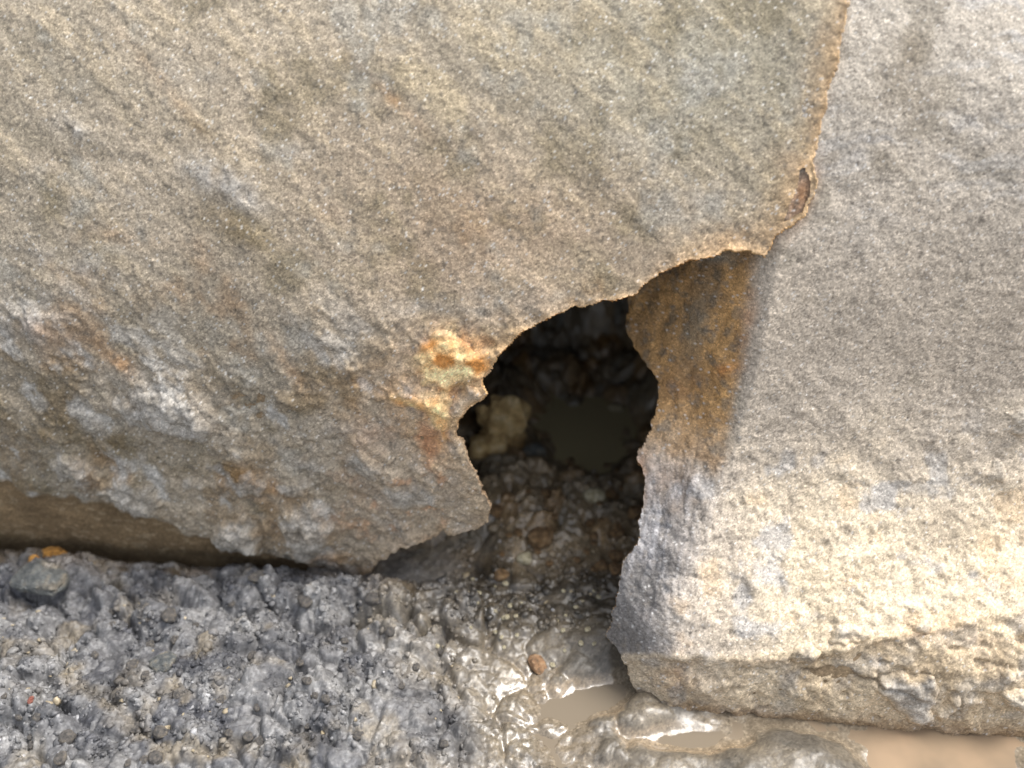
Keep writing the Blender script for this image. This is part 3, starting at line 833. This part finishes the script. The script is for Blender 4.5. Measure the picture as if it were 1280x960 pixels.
lumps = [([(262, 652), (280, 640), (305, 638), (325, 645), (338, 662), (332, 684), (305, 690), (280, 688), (268, 672)], .024),
         ([(352, 640), (368, 626), (395, 622), (415, 634), (418, 655), (410, 684), (392, 696), (372, 690), (356, 672)], .024),
         ([(130, 590), (160, 592), (190, 606), (212, 622), (210, 640), (190, 650), (165, 646), (145, 628), (125, 608)], .020),
         ([(60, 570), (90, 566), (120, 580), (128, 600), (110, 612), (85, 604), (62, 592)], .014),
         ([(175, 490), (205, 484), (245, 505), (268, 530), (262, 550), (235, 552), (205, 540), (182, 515)], .011),
         ([(140, 486), (165, 490), (178, 512), (180, 535), (160, 538), (142, 515)], .008),
         ([(230, 598), (250, 590), (264, 600), (258, 612), (238, 612)], .010),
         ([(285, 588), (315, 584), (338, 600), (330, 616), (300, 612)], .010),
         ([(345, 600), (375, 590), (398, 604), (385, 620), (358, 620)], .010),
         ([(425, 570), (455, 560), (482, 575), (470, 596), (436, 596)], .009),
         ([(470, 612), (500, 600), (540, 606), (556, 622), (530, 638), (490, 636)], .008)]
for i, (poly, h) in enumerate(lumps):
    crust(LS, left_root, ORG_L, 'crust_lump', poly, h * 0.62, 9, 520 + i * 7, [140, 134, 124], [190, 185, 177], 0.6, 0.018)
crust(LS, left_root, ORG_L, 'rust_scab', [(518, 448), (527, 428), (548, 414), (572, 422), (590, 434), (612, 440), (612, 458), (604, 468), (590, 472), (576, 480), (560, 490), (544, 486), (530, 480), (520, 468)], 0.003, 4, 640,
      [206, 142, 76], [252, 226, 172], 1.0, 0.012, 'bright orange flaky rust scab on the torn edge')
crust(LS, left_root, ORG_L, 'rust_scab', [(480, 490), (505, 486), (536, 488), (562, 486), (574, 496), (570, 520), (566, 545), (554, 558), (544, 540), (530, 516), (505, 512), (484, 508)], 0.0025, 4, 650,
      [206, 146, 82], [252, 224, 168], 1.0, 0.012, 'yellowish rust scab running down the torn lip')
crust(LS, left_root, ORG_L, 'rust_scab', [(516, 534), (532, 518), (546, 532), (548, 562), (540, 588), (526, 580), (514, 556)], 0.001, 4, 660,
      [180, 136, 102], [200, 160, 128], 0.5, 0.02, 'smooth reddish brown rust patch under the lip')
crust(LS, left_root, ORG_L, 'edge_flake', [(576, 485), (585, 474), (602, 478), (607, 490), (592, 506), (577, 520), (566, 512), (566, 498)], 0.007, 4, 670,
      [150, 142, 134], [188, 172, 150], 0.5, 0.02, 'grey flake on the torn edge')

# ================================================================== stones and clods lying on the mud
def blob(name, mat, seed, sub=4, squash=(1, 1, 0.75), rough=0.3):
    import bmesh
    bm = bmesh.new(); bmesh.ops.create_icosphere(bm, subdivisions=sub, radius=1.0)
    V = np.array([v.co[:] for v in bm.verts]); F = np.array([[v.index for v in f.verts] for f in bm.faces]); bm.free()
    off = V + seed * 3.17
    r = 1 + rough * fbm(off, 1.1, seed, 4, 0.55) + 0.25 * rough * fbm(off, 0.3, seed + 9, 2)
    # a few broken facets
    rs = np.random.RandomState(seed)
    for _ in range(11 if rough > 0.4 else 5):
        nn = rs.randn(3); nn /= np.linalg.norm(nn)
        dd = (V * r[:, None]) @ nn
        r = np.where(dd > 0.78, r * (0.78 + 0.25 * (dd - 0.78)) / np.maximum(dd, 0.1), r)
    return make_mesh(name, V * r[:, None] * np.array(squash), F, mat)


def stone_mat(name, a, b, c, rough=0.55):
    m = surface_mat(name, 420, 0.35, rough, 0.4, 0.5, fixed=[tuple(lin(a)), tuple(lin(b)), tuple(lin(c))])
    m.node_tree.nodes['Noise Texture'].inputs['Scale'].default_value = 2.2
    for nd in m.node_tree.nodes:
        if nd.type == 'TEX_VORONOI': nd.inputs['Scale'].default_value = 16
    m.node_tree.nodes['Noise Texture.001'].inputs['Scale'].default_value = 7
    m.node_tree.nodes['Bump'].inputs['Distance'].default_value = 0.06
    return m


TAN = stone_mat('tan_stone', [150, 118, 76], [206, 178, 126], [222, 202, 160])
ORANGE = stone_mat('orange_stone', [120, 84, 44], [190, 138, 66], [204, 160, 96])
BLUEGREY = stone_mat('slate_stone', [66, 70, 72], [100, 102, 100], [134, 126, 112])
REDDISH = stone_mat('reddish_stone', [96, 60, 52], [146, 88, 76], [150, 112, 96])
PALE = stone_mat('pale_stone', [140, 130, 106], [186, 176, 146], [206, 200, 182])
RUSTY = stone_mat('rusty_stone', [116, 94, 72], [158, 122, 90], [176, 150, 120])
GREYS = stone_mat('grey_clod', [64, 63, 62], [96, 92, 88], [120, 112, 100], 0.5)
BROWN = stone_mat('brown_clod', [84, 66, 46], [124, 98, 68], [150, 126, 94], 0.4)


def put(name, label, cat, px, py, w_px, mat, seed, squash=(1, 1, 0.75), rz=0.0, sink=0.35, group=None, rough=0.3, sub=4, mesh=None):
    p = on_ground(px, py)
    depth = (p - CAM) @ fw
    r = 0.5 * w_px * depth / FPX
    o = add(name, mesh or blob(name, mat, seed, sub, squash, rough))
    o.scale = (r, r, r); o.rotation_euler = (0, 0, rz)
    o.location = (p[0], p[1], p[2] + r * squash[2] * (1 - 2 * sink))
    o['label'] = label; o['category'] = cat
    if group: o['group'] = group
    return o


put('stone', 'large tan stone inside the hole beside its left edge', 'stone', 627, 556, 66, TAN, 31, (1, 0.8, 1.5), 0.3, 0.28, rough=0.95, sub=5)
put('stone', 'smaller olive stone at the foot of the large tan stone in the hole', 'stone', 612, 562, 44, TAN, 12, (1.2, 0.8, 0.6), 0.1, 0.25, rough=0.4)
put('stone', 'small dark grey stone to the right of the tan stone in the hole', 'stone', 668, 572, 30, BLUEGREY, 13, (1, 0.8, 0.8), 0.1, 0.25)
put('stone', 'flat blue-grey stone on the mud at the far left below the shell', 'stone', 52, 724, 80, BLUEGREY, 14, (1.0, 0.62, 0.42), -0.1, 0.4, rough=0.5, sub=5)
put('pebble', 'orange pebble at the far left above the flat blue-grey stone', 'pebble', 44, 704, 16, ORANGE, 15, (1, 0.8, 1.1), 0, -0.1)
put('pebble', 'wider ochre pebble right of the orange pebble on the left', 'pebble', 73, 703, 27, ORANGE, 16, (1.2, 0.8, 0.75), 0, 0.0, rough=0.6)
put('pebble', 'rusty orange pebble lying alone in the wet channel below the hole', 'pebble', 671, 829, 26, RUSTY, 17, (0.9, 1.2, 0.6), 0.5, 0.42, rough=0.6)
put('pebble', 'small red pebble among grey clods in the lower left corner', 'pebble', 43, 884, 10, REDDISH, 18, (0.7, 1.3, 0.8), 0, 0.2, sub=3)
put('pebble', 'pale yellow pebble in the dim right part of the cavity', 'pebble', 772, 498, 16, PALE, 19, (1.2, 0.8, 0.7), 0, 0.15, sub=3)
put('pebble', 'tiny pale pebble at the edge of the cavity pond', 'pebble', 741, 553, 9, PALE, 20, (1.3, 0.7, 0.6), 0.6, 0.1, sub=3)
put('stone', 'round brown stone in the middle of the hole floor', 'stone', 676, 672, 34, BROWN, 21, (1, 0.9, 0.7), 0, 0.3)
put('stone', 'pale grey stone on the cavity floor near the shell on the right', 'stone', 742, 622, 28, PALE, 22, (1, 0.9, 0.7), 0, 0.3)
put('stone', 'whitish grey stone low in the opening below the brown stone', 'stone', 657, 700, 20, PALE, 23, (1.1, 0.9, 0.8), 0, 0.3)
put('stone', 'blue-grey clod near the bottom edge on the left', 'stone', 205, 832, 34, BLUEGREY, 24, (1, 0.8, 0.7), 0.4, 0.3)
put('stone', 'buff clod just under the foot of the left shell', 'stone', 330, 738, 26, GREYS, 25, (1.3, 0.8, 0.6), 0.1, 0.35)

rp = random.Random(3)
protos = [blob('mud_clod', GREYS, 60 + k, 3, (1, rp.uniform(.75, 1), rp.uniform(.6, .8)), 0.4) for k in range(7)]
n = 0
while n < 54:
    cx, cy = rp.uniform(0, 600), rp.uniform(725, 955)
    if cy < 735 + 0.02 * cx or (cx > 430 and cy < 780 and rp.random() < .6) or cx > 480 + rp.uniform(0, 140): continue
    w = rp.choice([9, 10, 12, 12, 14, 17, 22])
    where = ('in the lower left corner of the mud bank' if cx < 220 and cy > 840 else 'below the flat blue-grey stone at far left' if cx < 220 else
             'on the mud bank near the bottom edge' if cy > 840 else 'on the mud just below the left shell foot')
    size = 'pea-sized' if w < 13 else 'larger lumpy'
    lab = f'{size} grey clod {where}'; grp = f'{size} grey clods {where}'
    o = put('mud_clod', lab, 'clod', cx, cy, w, None, 0, (1, 1, .7), rp.uniform(0, 6.28), 0.45, grp, mesh=protos[n % 7])
    n += 1
bprotos = [blob('mud_clod', BROWN, 80 + k, 3, (1, rp.uniform(.75, 1), rp.uniform(.6, .8)), 0.4) for k in range(5)]
n = 0
while n < 40:
    cx, cy = rp.uniform(610, 800), rp.uniform(585, 720)
    w = rp.choice([9, 10, 12, 15, 20])
    where = ('left of' if cx < 700 else 'right of') + (' and before' if cy > 660 else ' and behind')
    put('mud_clod', f'wet brown clod in the hole, {where} the round brown stone', 'clod', cx, cy, w, None, 0, (1, 1, .7), rp.uniform(0, 6.28), 0.36, f'brown clods in the hole {where} the round brown stone', mesh=bprotos[n % 5])
    n += 1
pprotos = [blob('pebble', PALE, 90 + k, 2, (1, .85, .7), 0.3) for k in range(3)]
n = 0
while n < 34:
    cx, cy = rp.gauss(660, 70), rp.gauss(770, 35)
    if not (540 < cx < 755 and 715 < cy < 850): continue
    put('pebble', 'small pale pebble half sunk in the wet channel below the hole', 'pebble', cx, cy, rp.uniform(5, 9), None, 0, (1, 1, .7), rp.uniform(0, 6.28), 0.4, 'pale pebbles in the wet channel', mesh=pprotos[n % 3])
    n += 1

# crumbs: the countless small lumps that make up the surface of the mud bank and of the cavity rubble
def crumbs():
    import bmesh
    bm = bmesh.new(); bmesh.ops.create_icosphere(bm, subdivisions=1, radius=1.0)
    U = np.array([v.co[:] for v in bm.verts]); T = np.array([[v.index for v in f.verts] for f in bm.faces]); bm.free()
    rs = np.random.RandomState(77)
    Vs, Fs, Cs, Ws, base = [], [], [], [], 0
    shapes = [U * (1 + 0.34 * rs.randn(len(U), 1)).clip(0.45, 1.7) for _ in range(24)]
    zones = [(9000, -20, 640, 700, 975, 0), (2300, 560, 830, 575, 800, 1)]
    for cnt, x0, x1, y0, y1, zone in zones:
        k = 0
        while k < cnt:
            cx, cy = rs.uniform(x0, x1), rs.uniform(y0, y1)
            k += 1
            if zone == 0 and (cx > 470 and rs.rand() < (cx - 440) / 190): continue
            if zone == 0 and cy < 712 + 0.03 * cx: continue
            p = ground_point(cx, cy); p[2] = g_at(p[0], p[1])
            clump = vn(np.array([[p[0], p[1], 0.0]]), 0.035, 91)[0]
            if clump < rs.uniform(-0.6, 0.4): continue
            r = min(0.006, 0.0022 * math.exp(0.5 * rs.randn())) * (1.0 if zone == 0 else 1.25)
            a = rs.uniform(0, 6.28); c, sn = math.cos(a), math.sin(a)
            S = shapes[rs.randint(24)] * np.array([r, r * rs.uniform(.7, 1), r * rs.uniform(.6, .95)])
            S = np.stack([S[:, 0] * c - S[:, 1] * sn, S[:, 0] * sn + S[:, 1] * c, S[:, 2]], -1)
            Vs.append(S + p + np.array([0, 0, r * rs.uniform(-0.6, 0.05)])); Fs.append(T + base); base += len(U)
            i = min(np.searchsorted(GX, p[0]), len(GX) - 1); j = min(np.searchsorted(GY, p[1]), len(GY) - 1)
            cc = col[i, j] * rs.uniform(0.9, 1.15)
            if rs.rand() < 0.02: cc = mix(cc, lin([176, 160, 128]), 0.6)
            if rs.rand() < 0.015: cc = mix(cc, lin([170, 170, 172]), 0.6)
            Cs.append(np.tile(cc, (len(U), 1))); Ws.append(np.full(len(U), wet[i, j] * rs.uniform(0.5, 1.1)))
    me = make_mesh('mud_crumbs', np.concatenate(Vs), np.concatenate(Fs), M_mud, np.concatenate(Cs), np.clip(np.concatenate(Ws), 0, 1))
    o = add('mud_crumbs', me)
    o['kind'] = 'stuff'; o['label'] = 'fine grey and brown crumbs of mud covering the bank and the cavity rubble'; o['category'] = 'mud crumbs'


crumbs()
